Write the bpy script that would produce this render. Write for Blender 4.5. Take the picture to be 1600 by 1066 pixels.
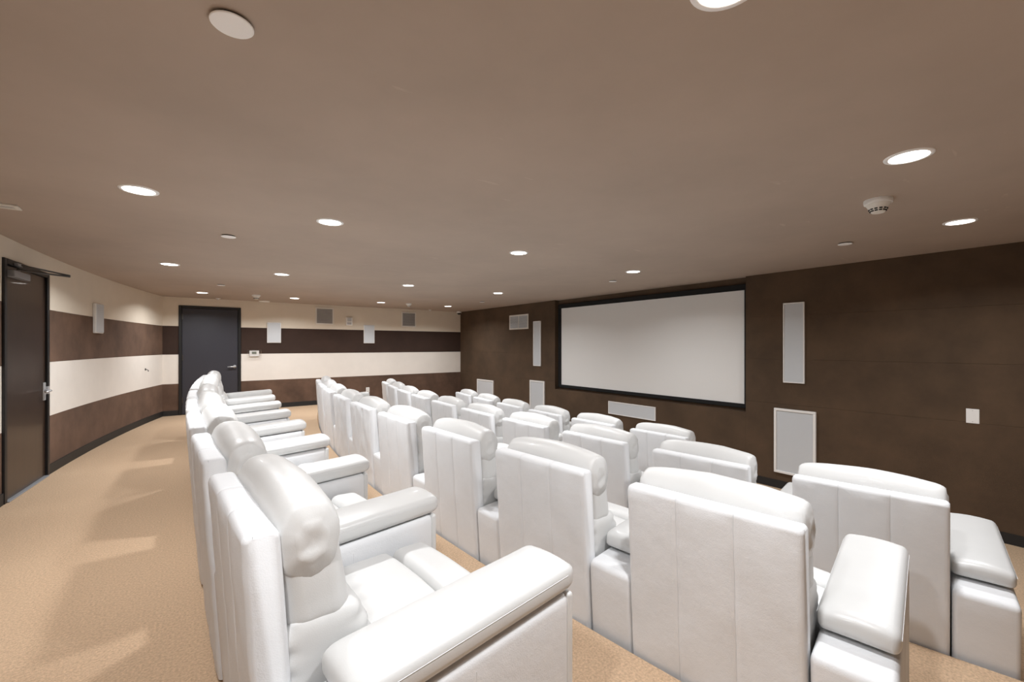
import bpy, bmesh, math, random
from mathutils import Vector, Matrix, noise
random.seed(7)
for o in list(bpy.data.objects): bpy.data.objects.remove(o)
S = bpy.context.scene
C = S.collection
PI = math.pi

# ------------------------------------------------------------------ camera, world, exposure
YAW = math.radians(36.588)
cam_d = bpy.data.cameras.new('camera')
cam_d.sensor_fit = 'HORIZONTAL'; cam_d.sensor_width = 36.0
cam_d.lens = 669.5 / 1600 * 36.0
cam_d.shift_y = 7.0 / 1600
cam_d.clip_start = 0.05
cam = bpy.data.objects.new('camera', cam_d); C.objects.link(cam)
cam.location = (0, 0, 1.37); cam.rotation_euler = (PI/2, 0, -YAW)
S.camera = cam
W = bpy.data.worlds.new('world'); S.world = W; W.use_nodes = True
W.node_tree.nodes['Background'].inputs[0].default_value = (0.5, 0.45, 0.4, 1)
W.node_tree.nodes['Background'].inputs[1].default_value = 0.02
S.view_settings.view_transform = 'Standard'; S.view_settings.look = 'None'
S.view_settings.gamma = 1.0; S.view_settings.use_curve_mapping = False
S.view_settings.exposure = 0.2
LAMP_W = 20.0          # watts of every recessed downlight
LAMP_SPREAD = math.radians(150)

# ------------------------------------------------------------------ room numbers (metres)
XS, YB, YN, HC = 6.08, 10.65, -2.3, 2.32      # screen wall, back wall, near wall, ceiling
AX, AY = 23.801, 4.049                        # centre of the concentric arcs
RW = 25.17                                    # curved left wall
TIER = [0.0, -0.16, -0.32, -0.475]            # floor heights of the four rows
EDGE = [1.385, 2.672, 3.915]                  # where each tier ends (on the arc's axis)
BANDS = [2.32, 1.75, 1.193, 0.618]            # stripe heights on the walls

def arc_x(R, y): return AX - math.sqrt(R*R - (y-AY)**2)

# ------------------------------------------------------------------ materials
def s2l(c):
    return tuple(((x/255)/12.92 if x/255 <= .04045 else (((x/255)+.055)/1.055)**2.4) for x in c) + (1,)
MATS = {}
def mat(name, rgb, rough=.6, metal=0, noise_s=0, noise_amt=0, bump_s=0, bump=0, sheen=0, emit=0, coat=0, rgb2=None, detail=4, spec=.5, bump2_s=0, bump2=0, alpha=1, trans=0, stretch=None):
    m = bpy.data.materials.new(name); m.use_nodes = True
    nt = m.node_tree; b = nt.nodes['Principled BSDF']
    col = s2l(rgb)
    b.inputs['Base Color'].default_value = col
    b.inputs['Roughness'].default_value = rough; b.inputs['Metallic'].default_value = metal
    b.inputs['Specular IOR Level'].default_value = spec
    b.inputs['Sheen Weight'].default_value = sheen
    if sheen: b.inputs['Sheen Tint'].default_value = s2l([min(255, x*1.6) for x in rgb]); b.inputs['Sheen Roughness'].default_value = .4
    b.inputs['Coat Weight'].default_value = coat
    if trans: b.inputs['Transmission Weight'].default_value = trans
    if emit:
        b.inputs['Emission Color'].default_value = col; b.inputs['Emission Strength'].default_value = emit
    tc = nt.nodes.new('ShaderNodeTexCoord'); vec = tc.outputs['Object']
    if stretch:
        mp = nt.nodes.new('ShaderNodeMapping'); mp.inputs['Scale'].default_value = stretch
        nt.links.new(vec, mp.inputs['Vector']); vec = mp.outputs['Vector']
    if noise_s:
        n = nt.nodes.new('ShaderNodeTexNoise'); n.inputs['Scale'].default_value = noise_s; n.inputs['Detail'].default_value = detail
        n.inputs['Roughness'].default_value = .6
        nt.links.new(vec, n.inputs['Vector'])
        r = nt.nodes.new('ShaderNodeValToRGB')
        a = noise_amt
        c1 = tuple(x*(1-a) for x in col[:3]) + (1,)
        c2 = s2l(rgb2) if rgb2 else tuple(min(1, x*(1+a)) for x in col[:3]) + (1,)
        r.color_ramp.elements[0].position = .33; r.color_ramp.elements[0].color = c1
        r.color_ramp.elements[1].position = .67; r.color_ramp.elements[1].color = c2
        nt.links.new(n.outputs['Fac'], r.inputs['Fac']); nt.links.new(r.outputs['Color'], b.inputs['Base Color'])
    prev = None
    for sc, st in ((bump_s, bump), (bump2_s, bump2)):
        if sc:
            n = nt.nodes.new('ShaderNodeTexNoise'); n.inputs['Scale'].default_value = sc; n.inputs['Detail'].default_value = 3
            nt.links.new(vec, n.inputs['Vector'])
            bp = nt.nodes.new('ShaderNodeBump'); bp.inputs['Strength'].default_value = st; bp.inputs['Distance'].default_value = .01
            nt.links.new(n.outputs['Fac'], bp.inputs['Height'])
            if prev: nt.links.new(prev, bp.inputs['Normal'])
            prev = bp.outputs['Normal']
    if prev: nt.links.new(prev, b.inputs['Normal'])
    MATS[name] = m
    return m
def clear_mat(name):
    m = bpy.data.materials.new(name); m.use_nodes = True; nt = m.node_tree
    nt.nodes.remove(nt.nodes['Principled BSDF'])
    a = nt.nodes.new('ShaderNodeBsdfTransparent'); g = nt.nodes.new('ShaderNodeBsdfGlossy'); g.inputs['Roughness'].default_value = .05
    x = nt.nodes.new('ShaderNodeMixShader'); x.inputs[0].default_value = .07
    nt.links.new(a.outputs[0], x.inputs[1]); nt.links.new(g.outputs[0], x.inputs[2])
    nt.links.new(x.outputs[0], nt.nodes['Material Output'].inputs['Surface']); MATS[name] = m
mat('ceiling_paint', (178, 162, 148), .75, noise_s=1.2, noise_amt=.06, detail=6, bump_s=6, bump=.06)
def add_scuffs(m):
    nt = m.node_tree; b = nt.nodes['Principled BSDF']; src = b.inputs['Base Color'].links[0].from_socket
    tc = nt.nodes.new('ShaderNodeTexCoord'); mp = nt.nodes.new('ShaderNodeMapping'); mp.inputs['Scale'].default_value = (2.2, 9, 1); mp.inputs['Rotation'].default_value = (0, 0, .6)
    n = nt.nodes.new('ShaderNodeTexNoise'); n.inputs['Scale'].default_value = 1.6; n.inputs['Detail'].default_value = 8
    r = nt.nodes.new('ShaderNodeValToRGB'); r.color_ramp.elements[0].position = .70; r.color_ramp.elements[1].position = .76
    r.color_ramp.elements[1].color = (.3, .3, .3, 1)
    x = nt.nodes.new('ShaderNodeMixRGB'); x.inputs['Color2'].default_value = s2l((214, 200, 186))
    nt.links.new(tc.outputs['Object'], mp.inputs['Vector']); nt.links.new(mp.outputs['Vector'], n.inputs['Vector'])
    nt.links.new(n.outputs['Fac'], r.inputs['Fac']); nt.links.new(r.outputs['Color'], x.inputs['Fac'])
    nt.links.new(src, x.inputs['Color1']); nt.links.new(x.outputs['Color'], b.inputs['Base Color'])
add_scuffs(MATS['ceiling_paint'])
mat('carpet', (194, 164, 135), .95, noise_s=95, noise_amt=.22, bump_s=260, bump=.5, sheen=.25, detail=5)
mat('cream', (228, 217, 200), .8, noise_s=2.5, noise_amt=.025, bump_s=180, bump=.08)
mat('ivory', (236, 230, 222), .8, noise_s=2.5, noise_amt=.025, bump_s=180, bump=.08)
mat('velvet', (96, 74, 60), .9, noise_s=2.6, noise_amt=.28, bump_s=220, bump=.12, sheen=.22, detail=7)
mat('velvet_nap_shade', (58, 41, 33), .9, noise_s=2.6, noise_amt=.15, bump_s=220, bump=.12, sheen=.1, detail=7)  # wall velvet again, its nap's near-black shading put into the base colour
mat('velvet_screen', (82, 64, 47), .9, noise_s=2.2, noise_amt=.2, bump_s=220, bump=.12, sheen=.2, detail=7)
mat('wall_core', (60, 46, 36), .9)
mat('near_paint', (150, 128, 106), .85)
mat('leather', (212, 212, 211), .42, noise_s=5, noise_amt=.015, bump_s=320, bump=.06, bump2_s=9, bump2=.12, coat=.06)
mat('leather_pad', (206, 206, 205), .36, noise_s=5, noise_amt=.015, bump_s=320, bump=.05, bump2_s=7, bump2=.06, coat=.1)
mat('leather_back', (222, 223, 225), .62, noise_s=4, noise_amt=.02, bump_s=260, bump=.1, bump2_s=14, bump2=.22, spec=.35)
mat('black_base', (28, 27, 27), .7)
mat('rubber', (34, 33, 33), .55)
mat('frame_black', (26, 26, 27), .45)
mat('door_wood', (52, 38, 30), .33, noise_s=2.2, noise_amt=.16, detail=6, stretch=(14, 14, .7), coat=.15)
mat('door_charcoal', (52, 52, 60), .5, bump_s=120, bump=.04)
mat('steel', (205, 206, 208), .3, metal=.55)
mat('steel_dark', (96, 94, 92), .4, metal=1)
mat('grey_metal', (150, 152, 156), .45, metal=.3)
mat('cover_white', (252, 252, 252), .5)
mat('white_plastic', (242, 241, 239), .45)
mat('vent_white', (232, 228, 220), .5)
mat('grille_grey', (206, 210, 214), .7, bump_s=900, bump=.15)
mat('grille_dim', (178, 176, 174), .7)
mat('vent_dark', (62, 58, 54), .8)
mat('dark_slot', (18, 17, 16), .8)
mat('screen_white', (232, 231, 229), .85, bump_s=500, bump=.02)
mat('velour_black', (14, 14, 15), .85)
mat('lens', (255, 250, 242), .5, emit=9)
mat('lcd', (120, 128, 118), .3)
clear_mat('clear_plastic')
mat('smoked', (20, 20, 22), .1)

# ------------------------------------------------------------------ mesh helpers
def mk(name, bm, m, parent=None, loc=None, smooth=False):
    me = bpy.data.meshes.new(name); bmesh.ops.recalc_face_normals(bm, faces=bm.faces[:])
    if smooth:
        for f in bm.faces: f.smooth = True
    bm.to_mesh(me); bm.free()
    me.materials.append(MATS[m])
    o = bpy.data.objects.new(name, me); C.objects.link(o)
    if parent: o.parent = parent
    if loc: o.location = loc
    return o
def tag(o, label, cat, group=None):
    o['label'] = label; o['category'] = cat
    if group: o['group'] = group
    return o
def thing(name, label, cat, loc=(0, 0, 0), rz=0, group=None):
    o = bpy.data.objects.new(name, None); C.objects.link(o)
    o.location = loc; o.rotation_euler = (0, 0, rz); o.empty_display_size = .1
    return tag(o, label, cat, group)
def struct(o): o['kind'] = 'structure'; return o
def box(bm, x0, x1, y0, y1, z0, z1):
    v = [bm.verts.new((x, y, z)) for x in (x0, x1) for y in (y0, y1) for z in (z0, z1)]
    for f in ((0,1,3,2),(4,6,7,5),(0,4,5,1),(2,3,7,6),(0,2,6,4),(1,5,7,3)): bm.faces.new([v[i] for i in f])
def bx(*a):
    bm = bmesh.new(); box(bm, *a); return bm
def bevbox(x0, x1, y0, y1, z0, z1, r=.004, seg=2):
    bm = bx(x0, x1, y0, y1, z0, z1)
    bmesh.ops.bevel(bm, geom=bm.edges[:], offset=r, segments=seg, affect='EDGES', profile=.5)
    return bm
def axis_pts(a, b, r, n):
    r = min(r, (b-a)*.499)
    ends = [0, .12*r, .35*r, .65*r, r]
    mid = [a+r+(b-a-2*r)*i/(n+1) for i in range(1, n+1)] if n > 0 else []
    return [a+e for e in ends] + mid + [b-e for e in reversed(ends)]
def cushion(lo, hi, rad, n=(3, 3, 3), fn=None):
    """box with differently rounded edges and a grid on every face; fn warps each vertex"""
    P = [axis_pts(lo[i], hi[i], rad[i], n[i]) for i in range(3)]
    R = [min(rad[i], (hi[i]-lo[i])*.499) for i in range(3)]
    bm = bmesh.new(); cache = {}
    def vert(i, j, k):
        key = (i, j, k)
        if key in cache: return cache[key]
        p = [P[0][i], P[1][j], P[2][k]]
        q = [min(max(p[a], lo[a]+R[a]), hi[a]-R[a]) for a in range(3)]
        d = [(p[a]-q[a])/R[a] for a in range(3)]
        L = math.sqrt(sum(x*x for x in d)) or 1
        v = Vector([q[a]+d[a]/L*R[a] for a in range(3)])
        if fn: v = fn(v)
        cache[key] = bm.verts.new(v); return cache[key]
    N = [len(p)-1 for p in P]
    for a in range(3):
        b, c = (a+1) % 3, (a+2) % 3
        for side in (0, N[a]):
            for i in range(N[b]):
                for j in range(N[c]):
                    idx = []
                    for (di, dj) in ((0,0),(1,0),(1,1),(0,1)):
                        t = [0, 0, 0]; t[a] = side; t[b] = i+di; t[c] = j+dj
                        idx.append(vert(*t))
                    if len(set(idx)) >= 3:
                        try: bm.faces.new(idx)
                        except ValueError: pass
    return bm
def lathe(prof, seg=32, cx=0, cy=0, bm=None):
    """profile of (r, z) turned round the z axis"""
    bm = bm or bmesh.new(); rings = []
    for r, z in prof:
        if r < 1e-5: rings.append([bm.verts.new((cx, cy, z))])
        else: rings.append([bm.verts.new((cx+r*math.cos(2*PI*i/seg), cy+r*math.sin(2*PI*i/seg), z)) for i in range(seg)])
    for a, b in zip(rings[:-1], rings[1:]):
        for i in range(seg):
            j = (i+1) % seg
            if len(a) == 1 and len(b) == 1: continue
            if len(a) == 1: bm.faces.new((a[0], b[i], b[j]))
            elif len(b) == 1: bm.faces.new((a[i], a[j], b[0]))
            else: bm.faces.new((a[i], a[j], b[j], b[i]))
    return bm
def tube(bm, pts, r, seg=10):
    pts = [Vector(p) for p in pts]; rings = []
    rr = r if isinstance(r, (list, tuple)) else [r]*len(pts)
    for i, p in enumerate(pts):
        t = (pts[min(i+1, len(pts)-1)]-pts[max(i-1, 0)]).normalized()
        u = t.orthogonal().normalized() if abs(t.z) > .95 else t.cross(Vector((0, 0, 1))).normalized()
        w = t.cross(u)
        rings.append([bm.verts.new(p+u*(rr[i]*math.cos(2*PI*k/seg))+w*(rr[i]*math.sin(2*PI*k/seg))) for k in range(seg)])
    for a, b in zip(rings[:-1], rings[1:]):
        for k in range(seg): bm.faces.new((a[k], a[(k+1) % seg], b[(k+1) % seg], b[k]))
    bm.faces.new(rings[0][::-1]); bm.faces.new(rings[-1])
    return bm
def arc_slab(bm, R0, R1, y0, y1, z0, z1, n=40):
    """curved slab between two radii of the shared centre"""
    cols = []
    for i in range(n+1):
        y = y0+(y1-y0)*i/n
        cols.append([bm.verts.new((arc_x(R, y), y, z)) for R in (R0, R1) for z in (z0, z1)])
    for a, b in zip(cols[:-1], cols[1:]):
        for i, j in ((0, 1), (1, 3), (3, 2), (2, 0)): bm.faces.new((a[i], a[j], b[j], b[i]))
    bm.faces.new([cols[0][i] for i in (0, 1, 3, 2)]); bm.faces.new([cols[-1][i] for i in (0, 2, 3, 1)])
    return bm

# ------------------------------------------------------------------ floor: four carpeted tiers
def tier_slab(R_left, R_right, z_top):
    bm = bmesh.new(); n = 48; cols = []
    for i in range(n+1):
        y = YN+(YB-YN)*i/n
        xl = arc_x(R_left, y); xr = XS+.3 if R_right is None else arc_x(R_right, y)
        cols.append([bm.verts.new(p) for p in ((xl, y, -.7), (xl, y, z_top), (xr, y, z_top), (xr, y, -.7))])
    for a, b in zip(cols[:-1], cols[1:]):
        for i, j in ((0, 1), (1, 2), (2, 3), (3, 0)): bm.faces.new((a[i], a[j], b[j], b[i]))
    bm.faces.new(cols[0]); bm.faces.new(cols[-1][::-1])
    return bm
ER = [AX-e for e in EDGE]
for k, (rl, rr) in enumerate(((RW+.2, ER[0]), (ER[0], ER[1]), (ER[1], ER[2]), (ER[2], None))):
    struct(mk('floor', tier_slab(rl, rr, TIER[k]), 'carpet'))
# ceiling
struct(mk('ceiling', bx(-2.0, XS+.45, YN-.1, YB+.12, HC, HC+.12), 'ceiling_paint'))

# ------------------------------------------------------------------ left (curved) wall with the entrance door opening
D1A, D1B, D1H = 5.56, 6.565, 2.13
bm = bmesh.new()
arc_slab(bm, RW+.05, RW+.16, YN-.1, YB+.1, -.1, HC)
wl = struct(mk('wall_left', bm, 'wall_core'))
def band_mats(i): return ['cream', 'velvet', 'ivory', 'velvet'][i]
for i in range(4):
    z1 = BANDS[i]; z0 = BANDS[i+1] if i < 3 else 0.0
    for (a, b) in ((YN, D1A), (D1B, YB)):
        bm = bmesh.new(); arc_slab(bm, RW, RW+.05, a, b, z0+.001, z1-.001, 60)
        mk('wall_panel', bm, band_mats(i), wl)
bm = bmesh.new(); arc_slab(bm, RW, RW+.05, D1A, D1B, D1H, HC-.001, 8); mk('wall_panel', bm, 'cream', wl)
bm = bmesh.new(); arc_slab(bm, RW-.012, RW-.0005, YN, D1A-.003, 0, .1, 40); struct(mk('baseboard_left', bm, 'rubber'))
bm = bmesh.new(); arc_slab(bm, RW-.012, RW-.0005, D1B+.003, YB-.014, 0, .1, 40); struct(mk('baseboard_left', bm, 'rubber'))

# ------------------------------------------------------------------ back wall with the charcoal door
D2A, D2B, D2H = -.242, .795, 2.16
XL = arc_x(RW, YB)
wb = struct(mk('wall_back', bx(-1.0, XS+.4, YB+.05, YB+.15, -.6, HC), 'wall_core'))
for i in range(4):
    z1 = BANDS[i]; z0 = BANDS[i+1] if i < 3 else -.55
    for (a, b) in ((XL-.1, D2A), (D2B, XS)):
        mk('wall_panel', bx(a, b, YB, YB+.05, z0+.001, z1-.001), 'velvet_nap_shade' if i == 1 else band_mats(i), wb)
mk('wall_panel', bx(D2A, D2B, YB, YB+.05, D2H, HC-.001), 'cream', wb)
struct(mk('baseboard_back', bx(XL+.01, D2A-.003, YB-.012, YB-.0005, 0, .1), 'rubber'))
xs = [D2B+.003] + [arc_x(r, YB) for r in ER] + [XS-.014]
for k in range(4): struct(mk('baseboard_back', bx(xs[k], xs[k+1], YB-.012, YB-.0005, TIER[k], TIER[k]+.1), 'rubber'))

# ------------------------------------------------------------------ near wall (behind the camera)
wn = struct(mk('wall_near', bx(-1.6, XS+.4, YN-.12, YN-.05, -.6, HC), 'wall_core'))
for i in range(4):
    z1 = BANDS[i]; z0 = BANDS[i+1] if i < 3 else -.55
    mk('wall_panel', bx(arc_x(RW, YN)-.1, XS, YN-.05, YN, z0+.001, z1-.001), band_mats(i), wn)

# ------------------------------------------------------------------ screen wall with the niche
N0, N1, NZ, ND = 2.81, 6.68, .457, .11
FR = TIER[3]
bm = bmesh.new()
box(bm, XS+.02, XS+.3, YN-.05, N0, -.6, HC); box(bm, XS+.02, XS+.3, N1, YB+.1, -.6, HC)
box(bm, XS+.02, XS+.3, N0, N1, -.6, NZ); box(bm, XS+ND, XS+.3, N0, N1, NZ, HC)
wr = struct(mk('wall_right', bm, 'velvet_screen'))
for i in range(4):
    z1 = BANDS[i]; z0 = BANDS[i+1] if i < 3 else FR
    for (a, b) in ((YN, N0), (N1, YB)):
        mk('wall_panel', bevbox(XS, XS+.03, a, b, z0+.0004, z1-.0004, .0015, 1), 'velvet_screen', wr)
mk('wall_panel', bx(XS, XS+.03, N0, N1, FR, NZ), 'velvet_screen', wr)
struct(mk('baseboard_right', bx(XS-.012, XS-.0005, YN, YB-.001, FR, FR+.1), 'rubber'))

# projection screen
sc = thing('projection_screen', 'wide light grey projection screen in a black velour frame', 'screen', (XS+ND, 4.71, NZ))
SY0, SY1, SZ0, SZ1 = 2.862-4.71, 6.565-4.71, .556-NZ, 2.142-NZ
mk('fabric', bx(-.03, -.012, SY0, SY1, SZ0, SZ1), 'screen_white', sc)
for a in ((SY0-.05, SY1+.09, SZ1, SZ1+.085), (SY0-.05, SY1+.09, SZ0-.06, SZ0), (SY0-.05, SY0, SZ0, SZ1), (SY1, SY1+.09, SZ0, SZ1)):
    mk('frame_bar', bevbox(-.042, -.004, *a, .006, 2), 'velour_black', sc)

# ------------------------------------------------------------------ doors
def hinge(parent, loc):
    bm = lathe([(0, -.055), (.009, -.055), (.009, .055), (0, .055)], 12)
    box(bm, -.004, .004, -.02, .02, -.05, .05)
    return mk('hinge', bm, 'steel_dark', parent, loc)
# entrance door in the curved wall: local y runs along the wall, x into the room
p0 = Vector((arc_x(RW, D1A), D1A)); p1 = Vector((arc_x(RW, D1B), D1B))
ang = math.atan2((p1-p0).y, (p1-p0).x) - PI/2
d1 = thing('door_1', 'dark wood veneer entrance door with closer in the curved striped wall', 'door', (p0.x, p0.y, 0), ang)
struct(d1); dw = (p1-p0).length
for a in ((0, .05, 0, D1H), (dw-.05, dw, 0, D1H), (.05, dw-.05, D1H-.05, D1H)):
    mk('door_frame', bevbox(-.05, .018, *a, .004, 1), 'frame_black', d1)
leaf = mk('door_leaf', bevbox(-.045, -.004, .053, dw-.053, .012, D1H-.053, .002, 1), 'door_wood', d1)
mk('threshold', bevbox(-.05, .03, .05, dw-.05, 0, .01, .003, 1), 'grey_metal', d1)
for z in (.25, 1.08, 1.87): hinge(d1, (.004, .053, z))
lk = mk('lock_plate', bevbox(-.004, .006, dw-.125, dw-.06, .80, .985, .003, 2), 'steel', leaf)
bm = tube(bmesh.new(), [(.0, dw-.1, .90), (.045, dw-.1, .90), (.055, dw-.115, .90), (.055, dw-.24, .895)], [.013, .012, .012, .009], 10)
mk('lever_handle', bm, 'steel', leaf, smooth=True)
mk('strike', bevbox(.0, .022, dw-.058, dw-.02, .86, .94, .003, 1), 'steel', d1)
cl = mk('closer_body', bevbox(-.004, .055, .07, .40, D1H-.155, D1H-.095, .006, 2), 'grey_metal', leaf)
mk('closer_pinion', lathe([(0, -.03), (.018, -.03), (.018, .04), (0, .04)], 16), 'grey_metal', leaf, (.03, .20, D1H-.12), True)
bm = bmesh.new()
tube(bm, [(.03, .20, D1H-.08), (.16, .45, D1H-.07), (.27, .60, D1H-.065)], .009, 8)
tube(bm, [(.27, .60, D1H-.055), (.03, .22, D1H-.03)], .008, 8)
mk('closer_arm', bm, 'steel_dark', d1, smooth=True)
mk('closer_shoe', bevbox(.018, .045, .17, .27, D1H-.045, D1H-.02, .003, 1), 'grey_metal', d1)

d2 = thing('door_2', 'charcoal painted flush door in the striped back wall', 'door', (D2A, YB, 0)); struct(d2)
w2 = D2B-D2A
for a in ((0, .05, 0, D2H), (w2-.05, w2, 0, D2H), (.05, w2-.05, D2H-.05, D2H)):
    mk('door_frame', bevbox(a[0], a[1], -.018, .05, a[2], a[3], .004, 1), 'frame_black', d2)
leaf2 = mk('door_leaf', bevbox(.053, w2-.053, .006, .046, .012, D2H-.053, .002, 1), 'door_charcoal', d2)
for z in (.29, 1.13, 1.94): hinge(d2, (.053, -.004, z)).rotation_euler = (0, 0, PI/2)
bm = lathe([(0, .0), (.033, .0), (.031, .012), (.014, .016), (.013, .05), (0, .052)], 24)
bmesh.ops.rotate(bm, verts=bm.verts[:], matrix=Matrix.Rotation(PI/2, 3, 'X'))
tube(bm, [(0, -.045, 0), (-.03, -.05, .0), (-.13, -.048, -.004)], [.012, .013, .009], 10)
mk('lever_handle', bm, 'steel', leaf2, (w2-.11, .006, .93), True)

# ------------------------------------------------------------------ recliners
HB = .915                                   # height of the rear shell
def lean(v):                                # the shell's foot stands forward of its top edge
    v.x += .06*(1-max(0, v.z)/HB); return v
AWID = .232                                 # width of one arm
def wr(v, s, a, seed=0):
    return noise.noise(Vector((v.x*s+seed, v.y*s, v.z*s)))*a
def rear_fn(v):
    if v.x < .03: v.x += wr(v, 7, .003)
    return lean(v)
def rear_panel(y0, y1, r0, r1, wk=1):
    """rear shell panel: rounded-top profile drawn along y, edges turned in at the seams"""
    rt = .024; T = .085; prof = []
    prof += [(0, .012+(HB-rt-.012)*i/22) for i in range(23)]
    prof += [(rt-rt*math.cos(a*PI/12), HB-rt+rt*math.sin(a*PI/12)) for a in range(1, 7)]
    prof += [(T-rt+rt*math.sin(a*PI/12), HB-rt+rt*math.cos(a*PI/12)) for a in range(0, 7)]
    prof += [(T, HB*.5), (T, .012)]
    secs = [(y0, 1), (y0+r0*.3, .45), (y0+r0, 0)]+[(y0+(y1-y0)*i/9, 0) for i in range(1, 9)]+[(y1-r1, 0), (y1-r1*.3, .45), (y1, 1)]
    bm = bmesh.new(); rings = []; cx, cz = T/2, HB/2
    for j, (y, e) in enumerate(secs):
        ins = (r0 if j < 3 else r1)*e; ring = []
        u = (y-y0)/(y1-y0)*2-1; bulge = .004*(1-u*u)
        for (x, z) in prof:
            sx = -1 if x > cx else 1
            v = Vector((x+sx*ins*(1 if abs(x-cx) > T/2-rt*.99 else 0), y, z-ins*min(1, max(0, (z-(HB-rt))/rt))))
            if x < cx and z < HB-rt*.8: v.x -= bulge*min(1, (HB-z)/.08); v.x += wr(v, 6, .004*wk)+wr(Vector((v.x, v.y+v.z*.5, v.z*(2.4 if wk == 1 else .7))), 15, .0016*wk*wk)
            ring.append(bm.verts.new(lean(v)))
        rings.append(ring)
    n = len(prof)
    for a, b in zip(rings[:-1], rings[1:]):
        for k in range(n): bm.faces.new((a[k], a[(k+1) % n], b[(k+1) % n], b[k]))
    bm.faces.new(rings[0]); bm.faces.new(rings[-1][::-1])
    return bm
def headrest_mesh(seed):
    bm = bmesh.new(); ny, ns = 26, 28; rings = []
    hw = .322
    for i in range(ny+1):
        t = -1+2*i/ny
        t = math.copysign(1-(1-abs(t))**1.7, t)          # more rings near the ends
        y = hw*t
        e = max(0, 1-abs(t)**22)**.5                       # quickly rounded ends
        e = max(e, .02)
        crown = 1-t*t
        a = (.080+.008*crown)*(.74+.26*e); b = (.106+.016*crown)*(.76+.24*e)
        cx, cz = .160+.004*crown, .858+.010*crown
        if abs(t) > .999: a *= .8; b *= .8
        ring = []
        for k in range(ns):
            an = 2*PI*k/ns; ca, sa = math.cos(an), math.sin(an)
            p = 2.0/2.35
            x = cx+a*math.copysign(abs(ca)**p, ca); z = cz+b*math.copysign(abs(sa)**p, sa)
            puck = (abs(t) > .86)*math.sin(an*7+seed)*.003*((abs(t)-.86)/.14)
            v = Vector((x, y, z)); n = wr(v, 6, .005, seed)+wr(v, 17, .002, seed)+puck
            v.x += ca*n; v.z += sa*n
            ring.append(bm.verts.new(v))
        rings.append(ring)
    for r0, r1 in zip(rings[:-1], rings[1:]):
        for k in range(ns): bm.faces.new((r0[k], r0[(k+1) % ns], r1[(k+1) % ns], r1[k]))
    for ring, sg in ((rings[0], -1), (rings[-1], 1)):
        c = sum((v.co for v in ring), Vector())/ns; prev = ring
        for f, dy in ((.86, .005), (.72, .007), (.56, .007), (.4, .006), (.22, .005)):
            nr = []
            for k, v in enumerate(ring):
                an = 2*PI*k/ns
                X = c.x+(v.co.x-c.x)*f; Z = c.z+(v.co.z-c.z)*f
                w = math.sin(95*(Z-.45*X)+seed+2*noise.noise(Vector((X*14, Z*14, seed))))*.0026*(1.1-f)+noise.noise(Vector((X*30, Z*30, seed)))*.002
                nr.append(bm.verts.new((c.x+(v.co.x-c.x)*f, v.co.y+sg*(dy+w), c.z+(v.co.z-c.z)*f)))
            for k in range(ns): bm.faces.new((prev[k], prev[(k+1) % ns], nr[(k+1) % ns], nr[k]))
            prev = nr
        bm.faces.new(prev)
    return bm
def back_fn(v):
    u = v.y/.315; h = (v.z-.62)/.24
    v.x += (.86-v.z)*.16 + (.022*(1-u*u)*math.sin(PI*min(1, max(0, h))) if v.x > .15 else 0)
    n = wr(v, 9, .006)+wr(Vector((v.x, v.y*2.2, v.z)), 14, .004)
    v.x += n; v.y += n*.6; return v
def lumbar_fn(v):
    u = v.y/.318
    if v.x > .15: v.x += (.66-v.z)*.36 + .02*(1-u*u)
    f = max(0, abs(u)-.45)
    v.x += math.sin((v.z*1.2+abs(v.y)*.8)*95)*.0065*f*2 + wr(v, 12, .005)
    return v
def seat_fn(v):
    u = v.y/.33; h = (v.x-.30)/.37; v.y *= 1-.05*max(0, v.x-.27)
    top = max(0, (v.z-.36)/.1)
    v.z += top*(.030*(1-u*u) - .012*(1-h)) + top*(math.sin(v.y*58*(1.3-.5*h)+v.x*8)*.004*max(0, 1-1.2*h) + wr(v, 8, .004))
    return v
def foot_fn(v):
    u = v.y/.32; top = max(0, (v.z-.34)/.1)
    v.z += top*(.016*(1-u*u)) - .06*max(0, v.x-.74)
    return v
SL = .055                                    # arms climb slightly to the front
def arm_fn(v):
    if v.z > .25: v.z += SL*(v.x-.1)*(v.z-.25)/.23
    if v.x < .3: lean(v)
    return v
def pad_fn(v):
    top = max(0, (v.z-.50)/.1)
    u = v.y/(AWID/2)
    v.z += SL*(v.x-.1) + top*.016*(1-u*u) + top*wr(v, 7, .003)
    return v
SEATW = .66
TW = SEATW/3
CH = {}
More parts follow.
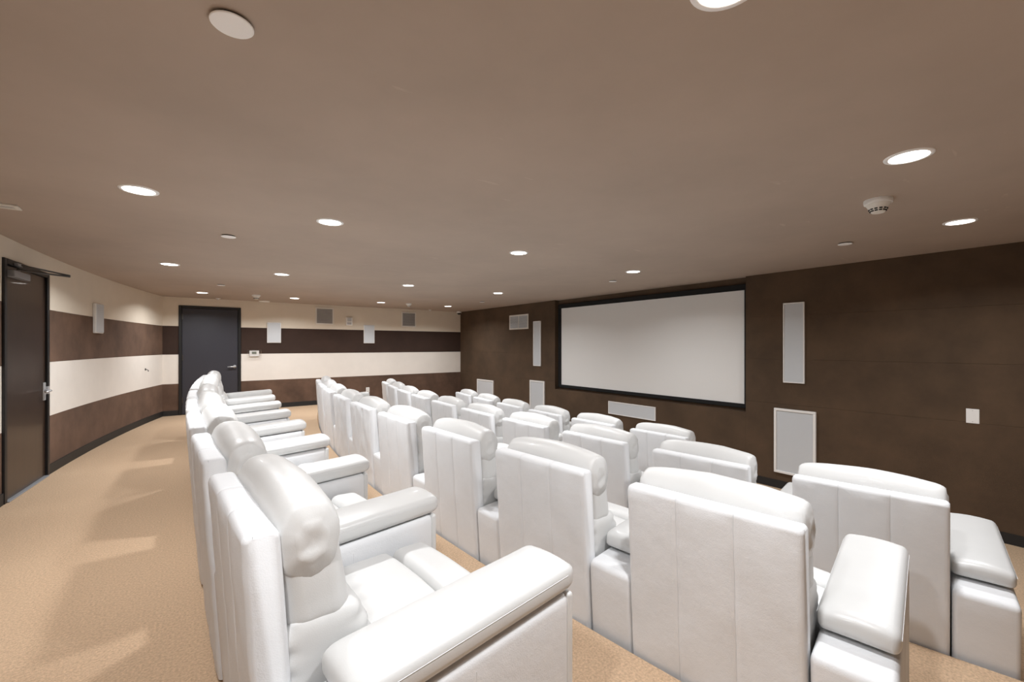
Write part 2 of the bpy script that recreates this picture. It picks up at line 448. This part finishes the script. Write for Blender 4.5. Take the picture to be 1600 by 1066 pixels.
def chair_meshes():
    def store(k, bm, m, smooth=True):
        me = bpy.data.meshes.new(k); bmesh.ops.recalc_face_normals(bm, faces=bm.faces[:])
        for f in bm.faces: f.smooth = smooth
        bm.to_mesh(me); bm.free(); me.materials.append(MATS[m]); CH[k] = me
        if smooth: me.set_sharp_from_angle(angle=math.radians(48))
    for i in range(3):
        y0 = -SEATW/2+i*TW
        store('rear_panel%d' % i, rear_panel(y0, y0+TW, .012 if i == 0 else .0022, .012 if i == 2 else .0022), 'leather_back')
        store('creased_panel%d' % i, rear_panel(y0, y0+TW, .012 if i == 0 else .0022, .012 if i == 2 else .0022, 2.2), 'leather_back')
    for s in range(3): store('headrest%d' % s, headrest_mesh(s*3.7), 'leather')
    store('back_cushion', cushion((.072, -.318, .61), (.236, .318, .86), (.05, .045, .05), (1, 9, 7), back_fn), 'leather')
    store('lumbar_cushion', cushion((.09, -.322, .33), (.285, .322, .66), (.05, .03, .045), (2, 16, 22), lumbar_fn), 'leather')
    store('seat_cushion', cushion((.27, -.326, .27), (.665, .326, .445), (.035, .03, .04), (9, 24, 1), seat_fn), 'leather')
    store('footrest', cushion((.671, -.312, .25), (.845, .312, .452), (.045, .045, .045), (3, 9, 1), foot_fn), 'leather')
    store('front_panel', cushion((.78, -.31, .04), (.825, .31, .246), (.012, .012, .012), (0, 2, 1)), 'leather_back')
    store('base', bx(.12, .775, -.305, .305, 0, .262), 'black_base', False)
    store('arm', cushion((.012, -AWID/2+.003, 0), (.915, AWID/2-.003, .492), (.03, .022, .03), (6, 1, 4), arm_fn), 'leather_back')
    store('arm_pad', cushion((.175, -AWID/2, .500), (.945, AWID/2, .578), (.05, .026, .028), (8, 3, 0), pad_fn), 'leather_pad')
    store('arm_front', cushion((.9, -AWID/2+.001, 0), (.928, AWID/2-.001, .538), (.01, .012, .012), (0, 1, 2)), 'leather')
chair_meshes()
def seam_mesh():
    bm = bmesh.new()
    for sgn in (-1, 1):
        y = sgn*(AWID/2-.0005)
        tube(bm, [(x, y, .556+SL*(x-.1)) for x in (.20, .45, .7, .90)], .0009, 6)
    return bm
def box_seam_mesh():
    bm = bmesh.new()
    for sgn in (-1, 1):
        y = sgn*(AWID/2-.0032)
        tube(bm, [(.52, y, .02), (.52, y, .25), (.52, y, .47)], .0013, 6)
    return bm
for k_, b_, m_ in (('pad_piping', seam_mesh(), 'leather_back'), ('side_seam', box_seam_mesh(), 'leather_back')):
    me = bpy.data.meshes.new(k_); b_.to_mesh(me); b_.free(); me.materials.append(MATS[m_]); CH[k_] = me
def inst(name, key, parent, loc=(0, 0, 0)):
    o = bpy.data.objects.new(name, CH[key]); C.objects.link(o); o.parent = parent; o.location = loc; return o
def arm(root, y, half):
    a = inst('arm', 'arm', root, (0, y, 0)); a.rotation_euler = (0, 0, half)
    inst('arm_pad', 'arm_pad', a); inst('arm_front', 'arm_front', a); inst('pad_piping', 'pad_piping', a); inst('side_seam', 'side_seam', a)
ORD = ['first', 'second', 'third', 'fourth', 'fifth', 'sixth', 'seventh', 'eighth', 'ninth', 'tenth']
PITCH = .902
def recliner(x, y, z, rz, label, group, near_arm, k, half, creased):
    r = thing('recliner', label, 'recliner', (x, y, z), rz, group)
    inst('base', 'base', r)
    for i in range(3): inst('rear_panel', ('creased_panel%d' if creased else 'rear_panel%d') % i, r)
    inst('headrest', 'headrest%d' % (k % 3), r)
    for n in ('back_cushion', 'lumbar_cushion', 'seat_cushion', 'footrest', 'front_panel'): inst(n, n, r)
    arm(r, PITCH/2, -half)
    if near_arm: arm(r, -PITCH/2, half)
    return r
ROWS = [  # centre x, centre y, radius, arc length of the first seat, count, floor, words
    (40-.055, 4.6, 40.0, -3.08, 8, 0, 'in the rear row by the entrance door'),
    (AX, AY, 22.444, -3.167, 9, 1, 'in the second row from the rear'),
    (AX, AY, 21.158, -3.334, 10, 2, 'in the third row from the rear'),
    (AX, AY, 19.912, -1.312, 6, 3, 'in the short front row nearest the screen')]
for (cx, cy, R, ph, n, t, words) in ROWS:
    for k in range(n):
        th = (ph+k*PITCH)/R
        lab = 'white recliner %s, %s from the camera end' % (words, ORD[k])
        recliner(cx-R*math.cos(th), cy+R*math.sin(th), TIER[t], -th, lab, 'white recliners '+words, k == 0, k+t, PITCH/R/2, t == 1 and k in (4, 5))

# ------------------------------------------------------------------ screen-wall speakers, vent, plates
def flat_speaker(name, label, y0, y1, z0, z1, frame=.022, depth=.02, group='flat speakers on the screen wall'):
    t = thing(name, label, 'speaker', (XS, (y0+y1)/2, z0), 0, group)
    w = (y1-y0)/2; h = z1-z0
    for a in ((-w, w, h-frame, h), (-w, w, 0, frame), (-w, -w+frame, frame, h-frame), (w-frame, w, frame, h-frame)):
        mk('frame_bar', bevbox(-depth, 0, *a, .003, 1), 'white_plastic', t)
    mk('grille', bevbox(-depth*.65, -.002, -w+frame, w-frame, frame, h-frame, .002, 1), 'grille_grey', t)
    return t
flat_speaker('wall_speaker', 'tall narrow white speaker beside the screen, on the far side', 7.125, 7.38, .918, 1.907, .014)
flat_speaker('wall_speaker', 'tall narrow white speaker beside the screen, above the big square grille', 2.10, 2.34, .895, 1.912, .014)
flat_speaker('wall_speaker', 'long horizontal white speaker under the screen', 4.232, 5.227, .13, .358, .014)
flat_speaker('subwoofer_grille', 'large white grille low on the screen wall at the near side of the screen', 1.977, 2.444, -.27, .56, .03, .03)
flat_speaker('subwoofer_grille', 'white grille low on the screen wall just past the far side of the screen', 6.996, 7.491, -.24, .595, .03, .03)
flat_speaker('subwoofer_grille', 'white grille low on the screen wall farthest from the camera', 8.954, 9.723, -.24, .48, .03, .03)
def louvre_vent(name, label, loc, rz, w, h, nsl, mullion=False, core='grille_dim', group='wall air vents'):
    t = thing(name, label, 'vent', loc, rz, group); fr = .028
    for a in ((-w/2, w/2, h-fr, h), (-w/2, w/2, 0, fr), (-w/2, -w/2+fr, fr, h-fr), (w/2-fr, w/2, fr, h-fr)):
        mk('frame_bar', bevbox(a[0], a[1], -.016, 0, a[2], a[3], .003, 1), 'vent_white', t)
    mk('backing', bx(-w/2+fr, w/2-fr, -.003, -.0005, fr, h-fr), 'vent_dark', t)
    ih = h-2*fr; me = None
    for i in range(nsl):
        z = fr+ih*(i+.5)/nsl
        if me is None:
            bm = bmesh.new(); hh = ih/nsl*.42
            v = [bm.verts.new(p) for x in (-w/2+fr, w/2-fr) for p in ((x, -.012, -hh), (x, -.010, -hh+.002), (x, -.004, hh), (x, -.006, hh))]
            for i0 in range(4):
                j0 = (i0+1) % 4; bm.faces.new((v[i0], v[j0], v[4+j0], v[4+i0]))
            bm.faces.new(v[:4]); bm.faces.new(v[4:][::-1])
            o = mk('slat', bm, core, t, (0, 0, z)); me = o.data
        else:
            o = bpy.data.objects.new('slat', me); C.objects.link(o); o.parent = t; o.location = (0, 0, z)
    if mullion: mk('mullion', bevbox(-.008, .008, -.016, -.002, fr, h-fr, .002, 1), 'vent_white', t)
    return t
louvre_vent('wall_vent', 'white two-part air vent high on the screen wall', (XS, 7.92, 1.747), -PI/2, .72, .34, 11, True, 'grille_grey')
louvre_vent('wall_vent', 'square grey air vent high on the back wall, nearer the charcoal door', (2.453, YB, 1.86), 0, .40, .395, 12)
louvre_vent('wall_vent', 'square grey air vent high on the back wall, nearer the screen wall', (4.53, YB, 1.855), 0, .40, .39, 12)

def plate(name, label, cat, loc, rz, w, h, kind):
    t = thing(name, label, cat, loc, rz)
    mk('cover_plate', bevbox(-w/2, w/2, -.007, 0, 0, h, .003, 2), 'white_plastic', t)
    if kind == 'outlet':
        for z in (h*.3, h*.7):
            s = mk('socket', bevbox(-w*.23, w*.23, -.010, -.006, z-h*.13, z+h*.13, .002, 1), 'vent_white', t)
            bm = bmesh.new()
            for dx in (-.009, .009): box(bm, dx-.0016, dx+.0016, -.0108, -.0098, z-.008, z+.006)
            mk('slots', bm, 'dark_slot', s)
    else:
        for z in (h*.12, h*.88):
            bm = lathe([(0, 0), (.004, 0), (.003, .0015), (0, .0015)], 10)
            bmesh.ops.rotate(bm, verts=bm.verts[:], matrix=Matrix.Rotation(PI/2, 3, 'X'))
            mk('screw', bm, 'steel', t, (0, -.007, z))
    return t
plate('blank_plate', 'blank white wall plate on the right part of the screen wall', 'wall plate', (XS, .675, .613), -PI/2, .09, .14, 'blank')
plate('outlet', 'white socket outlet low on the screen wall behind the nearest headrest', 'outlet', (XS, 1.12, -.14), -PI/2, .078, .115, 'outlet')
plate('outlet', 'white socket outlet low on the back wall between the rows', 'outlet', (3.455, YB, .203), 0, .085, .13, 'outlet')

# ------------------------------------------------------------------ box speakers on the striped walls
def box_speaker(label, loc, rz, w, h, d):
    t = thing('box_speaker', label, 'speaker', loc, rz, 'small box speakers on the striped walls')
    mk('cabinet', bevbox(-w/2, w/2, -d, 0, 0, h, .008, 2), 'white_plastic', t)
    mk('grille', bevbox(-w/2+.012, w/2-.012, -d-.006, -d+.002, .012, h-.012, .003, 1), 'grille_grey', t)
    return t
box_speaker('small white box speaker on the back wall, nearer the charcoal door', (1.408, YB, 1.427), 0, .27, .445, .035)
box_speaker('small white box speaker on the back wall, between the two vents', (3.483, YB, 1.424), 0, .265, .45, .035)
ys = 8.0
box_speaker('small white box speaker on the curved wall beside the entrance door', (arc_x(RW, ys), ys, 1.535), math.atan2(math.cos(math.asin((ys-AY)/RW)), (ys-AY)/RW), .27, .4, .035)

# thermostat under a clear guard
t = thing('thermostat', 'white thermostat under a clear guard beside the charcoal door', 'thermostat', (1.035, YB, 1.1))
mk('body', bevbox(-.088, .088, -.03, 0, .037, .16, .006, 2), 'white_plastic', t)
mk('display', bevbox(-.045, .04, -.032, -.028, .085, .138, .002, 1), 'lcd', t)
bm = bmesh.new()
for a in ((-.133, .133, -.056, -.052, 0, .178), (-.133, -.129, -.052, -.0005, 0, .178), (.129, .133, -.052, -.0005, 0, .178), (-.129, .129, -.052, -.0005, 0, .004), (-.129, .129, -.052, -.0005, .174, .178)): box(bm, *a)
mk('guard_cover', bm, 'clear_plastic', t)
# alarm strobe
t = thing('alarm_strobe', 'small white fire alarm strobe between the vent and the box speaker', 'alarm', (3.0, YB, 1.853))
mk('body', bevbox(-.075, .075, -.05, 0, 0, .195, .008, 2), 'white_plastic', t)
mk('lens', bevbox(-.045, .045, -.068, -.046, .095, .165, .012, 2), 'grille_grey', t)
mk('sounder_grille', bevbox(-.05, .05, -.053, -.047, .02, .075, .003, 1), 'grille_dim', t)
# jack on the left wall
yj = 9.875
t = thing('wall_hook', 'tiny dark hook on the white stripe of the curved wall', 'hook', (arc_x(RW, yj), yj, .93), math.atan2(math.cos(math.asin((yj-AY)/RW)), (yj-AY)/RW))
bm = lathe([(0, 0), (.022, 0), (.02, .006), (0, .008)], 16); bmesh.ops.rotate(bm, verts=bm.verts[:], matrix=Matrix.Rotation(PI/2, 3, 'X'))
mk('rosette', bm, 'steel_dark', t, (0, 0, .02))
mk('hook', tube(bmesh.new(), [(0, 0, .02), (0, -.03, .012), (0, -.045, .0), (0, -.04, -.02)], .006, 8), 'steel_dark', t, smooth=True)

# ------------------------------------------------------------------ recessed downlights
LD = bpy.data.lights.new('downlight_lamp', 'AREA'); LD.shape = 'DISK'; LD.size = .15
LD.energy = LAMP_W; LD.spread = LAMP_SPREAD; LD.color = (.97, .985, 1.0)
trim_me = lens_me = None
def downlight(x, y, label):
    global trim_me, lens_me
    t = thing('downlight', label, 'downlight', (x, y, HC), 0, 'recessed downlights in the brown ceiling')
    if trim_me is None:
        a = mk('trim', lathe([(.098, 0), (.097, -.004), (.082, -.007), (.078, -.005), (.078, -.0005)], 40), 'cover_white', t, smooth=True)
        b = mk('lens', lathe([(0, -.0035), (.078, -.0035), (.078, -.0008), (0, -.0008)], 40), 'lens', t)
        trim_me, lens_me = a.data, b.data
    else:
        for n, me in (('trim', trim_me), ('lens', lens_me)):
            o = bpy.data.objects.new(n, me); C.objects.link(o); o.parent = t
    l = bpy.data.objects.new('lamp', LD); C.objects.link(l); l.parent = t; l.location = (0, 0, -.006)
COL = ['first', 'second', 'third', 'fourth']
GRID = [('in the line nearest the back wall', [(.12, 9.5), (1.62, 9.5), (3.31, 9.3), (4.92, 9.22)]),
        ('in the second line from the back wall', [(-.23, 6.4), (.94, 6.42), (2.72, 6.41), (4.42, 6.38)]),
        ('in the third line from the back wall', [(-.27, 3.46), (.84, 3.48), (2.67, 3.48), (4.53, 3.49)]),
        ('in the line above the camera', [(-.25, .56), (1.12, .56), (2.88, .54), (4.72, .59)])]
for words, pts in GRID:
    for i, (x, y) in enumerate(pts):
        downlight(x, y, 'round recessed downlight %s, %s from the curved wall' % (words, COL[i]))

# sprinkler cover plates
cov_me = None
for (x, y, words) in ((.09, 1.5, 'large in view at the top left of the photo'), (.24, 4.44, 'between the two left downlights'), (.34, 8.09, 'before the charcoal door'),
                      (4.94, 4.17, 'in front of the middle of the screen'), (5.01, 7.84, 'near the screen wall vent'), (4.85, 1.35, 'near the white ceiling smoke detector at right')):
    t = thing('sprinkler_cover', 'flat white sprinkler cover disc '+words, 'sprinkler', (x, y, HC), 0, 'sprinkler cover discs')
    if cov_me is None: cov_me = mk('cover_disc', lathe([(0, -.012), (.054, -.012), (.056, -.010), (.056, -.008), (0, -.008)], 40), 'cover_white', t).data; stem_me = mk('stem', lathe([(0, -.009), (.048, -.009), (.048, 0), (0, 0)], 32), 'dark_slot', t).data
    else:
        for n, me in (('cover_disc', cov_me), ('stem', stem_me)):
            o = bpy.data.objects.new(n, me); C.objects.link(o); o.parent = t
# smoke detectors
def detector(x, y, label, s=1.0):
    t = thing('smoke_detector', label, 'detector', (x, y, HC), 0, 'ceiling smoke detectors'); t.scale = (s, s, 1.25*s)
    mk('mount', lathe([(0, 0), (.075, 0), (.076, -.012), (.073, -.022), (0, -.022)], 32), 'white_plastic', t, smooth=False)
    h = mk('housing', lathe([(0, -.0225), (.066, -.0225), (.058, -.034), (.036, -.066), (.031, -.069), (0, -.069)], 32), 'vent_white', t)
    bm = bmesh.new()
    for i in range(12):
        a = 2*PI*i/12
        for r, z in ((.0475, -.0505), (.0415, -.0595)):
            q = bmesh.new(); box(q, -.003, .002, -.008, .008, -.0028, .0028)
            bmesh.ops.rotate(q, verts=q.verts[:], matrix=Matrix.Rotation(a, 3, 'Z'))
            bmesh.ops.translate(q, verts=q.verts[:], vec=(r*math.cos(a), r*math.sin(a), z))
            me = bpy.data.meshes.new('tmp'); q.to_mesh(me); q.free(); bm.from_mesh(me); bpy.data.meshes.remove(me)
    mk('air_slots', bm, 'dark_slot', h)
detector(3.58, .82, 'white smoke detector on the ceiling at right, between two downlights')
detector(.94, 9.33, 'white cone smoke detector on the ceiling before the charcoal door', .95)
detector(3.91, 9.19, 'white cone smoke detector on the ceiling near the far right vent', .85)
for (x, y, lab) in ((.39, 10.45, 'small white sprinkler head above the charcoal door'), (5.04, 10.45, 'small white sprinkler head near the corner dome camera')):
    t = thing('pendent_sprinkler', lab, 'sprinkler', (x, y, HC))
    mk('escutcheon', lathe([(0, 0), (.045, 0), (.04, -.01), (.012, -.016), (.011, -.03), (0, -.03)], 20), 'white_plastic', t, smooth=True)
    mk('deflector', lathe([(0, -.03), (.02, -.032), (.02, -.035), (0, -.035)], 16), 'steel', t)
# oval ceiling plate by the back wall
t = thing('ceiling_plate', 'flat round white plate on the ceiling above the box speaker by the charcoal door', 'ceiling plate', (1.21, 10.52, HC))
mk('disc', lathe([(0, -.02), (.09, -.02), (.1, -.012), (.1, 0), (0, 0)], 32), 'white_plastic', t, smooth=False)
mk('rim', lathe([(.1, 0), (.108, 0), (.106, -.006), (.1, -.008)], 32), 'vent_white', t)
# dome camera in the far corner
t = thing('dome_camera', 'small white dome security camera in the far ceiling corner', 'camera', (5.96, 10.52, HC))
mk('housing', lathe([(0, 0), (.065, 0), (.07, -.03), (.062, -.045), (0, -.045)], 28), 'white_plastic', t, smooth=False)
mk('dome', lathe([(.05, -.045)]+[(.05*math.cos(a*PI/16), -.045-.045*math.sin(a*PI/16)) for a in range(1, 8)]+[(0, -.09)], 24), 'smoked', t, smooth=True)
# ceiling register at the left edge
t = thing('ceiling_register', 'white slotted ceiling register near the curved wall at the left edge', 'vent', (-1.12, 4.378, HC))
for a in ((-.16, .16, .035, .058), (-.16, .16, -.058, -.035), (-.16, -.135, -.035, .035), (.135, .16, -.035, .035)):
    mk('frame_bar', bevbox(*a, -.012, 0, .003, 1), 'vent_white', t)
mk('slot', bx(-.135, .135, -.035, .035, -.003, -.0005), 'dark_slot', t)
for y in (-.012, .012): mk('blade', bevbox(-.135, .135, y-.003, y+.003, -.010, -.003, .001, 1), 'vent_white', t)
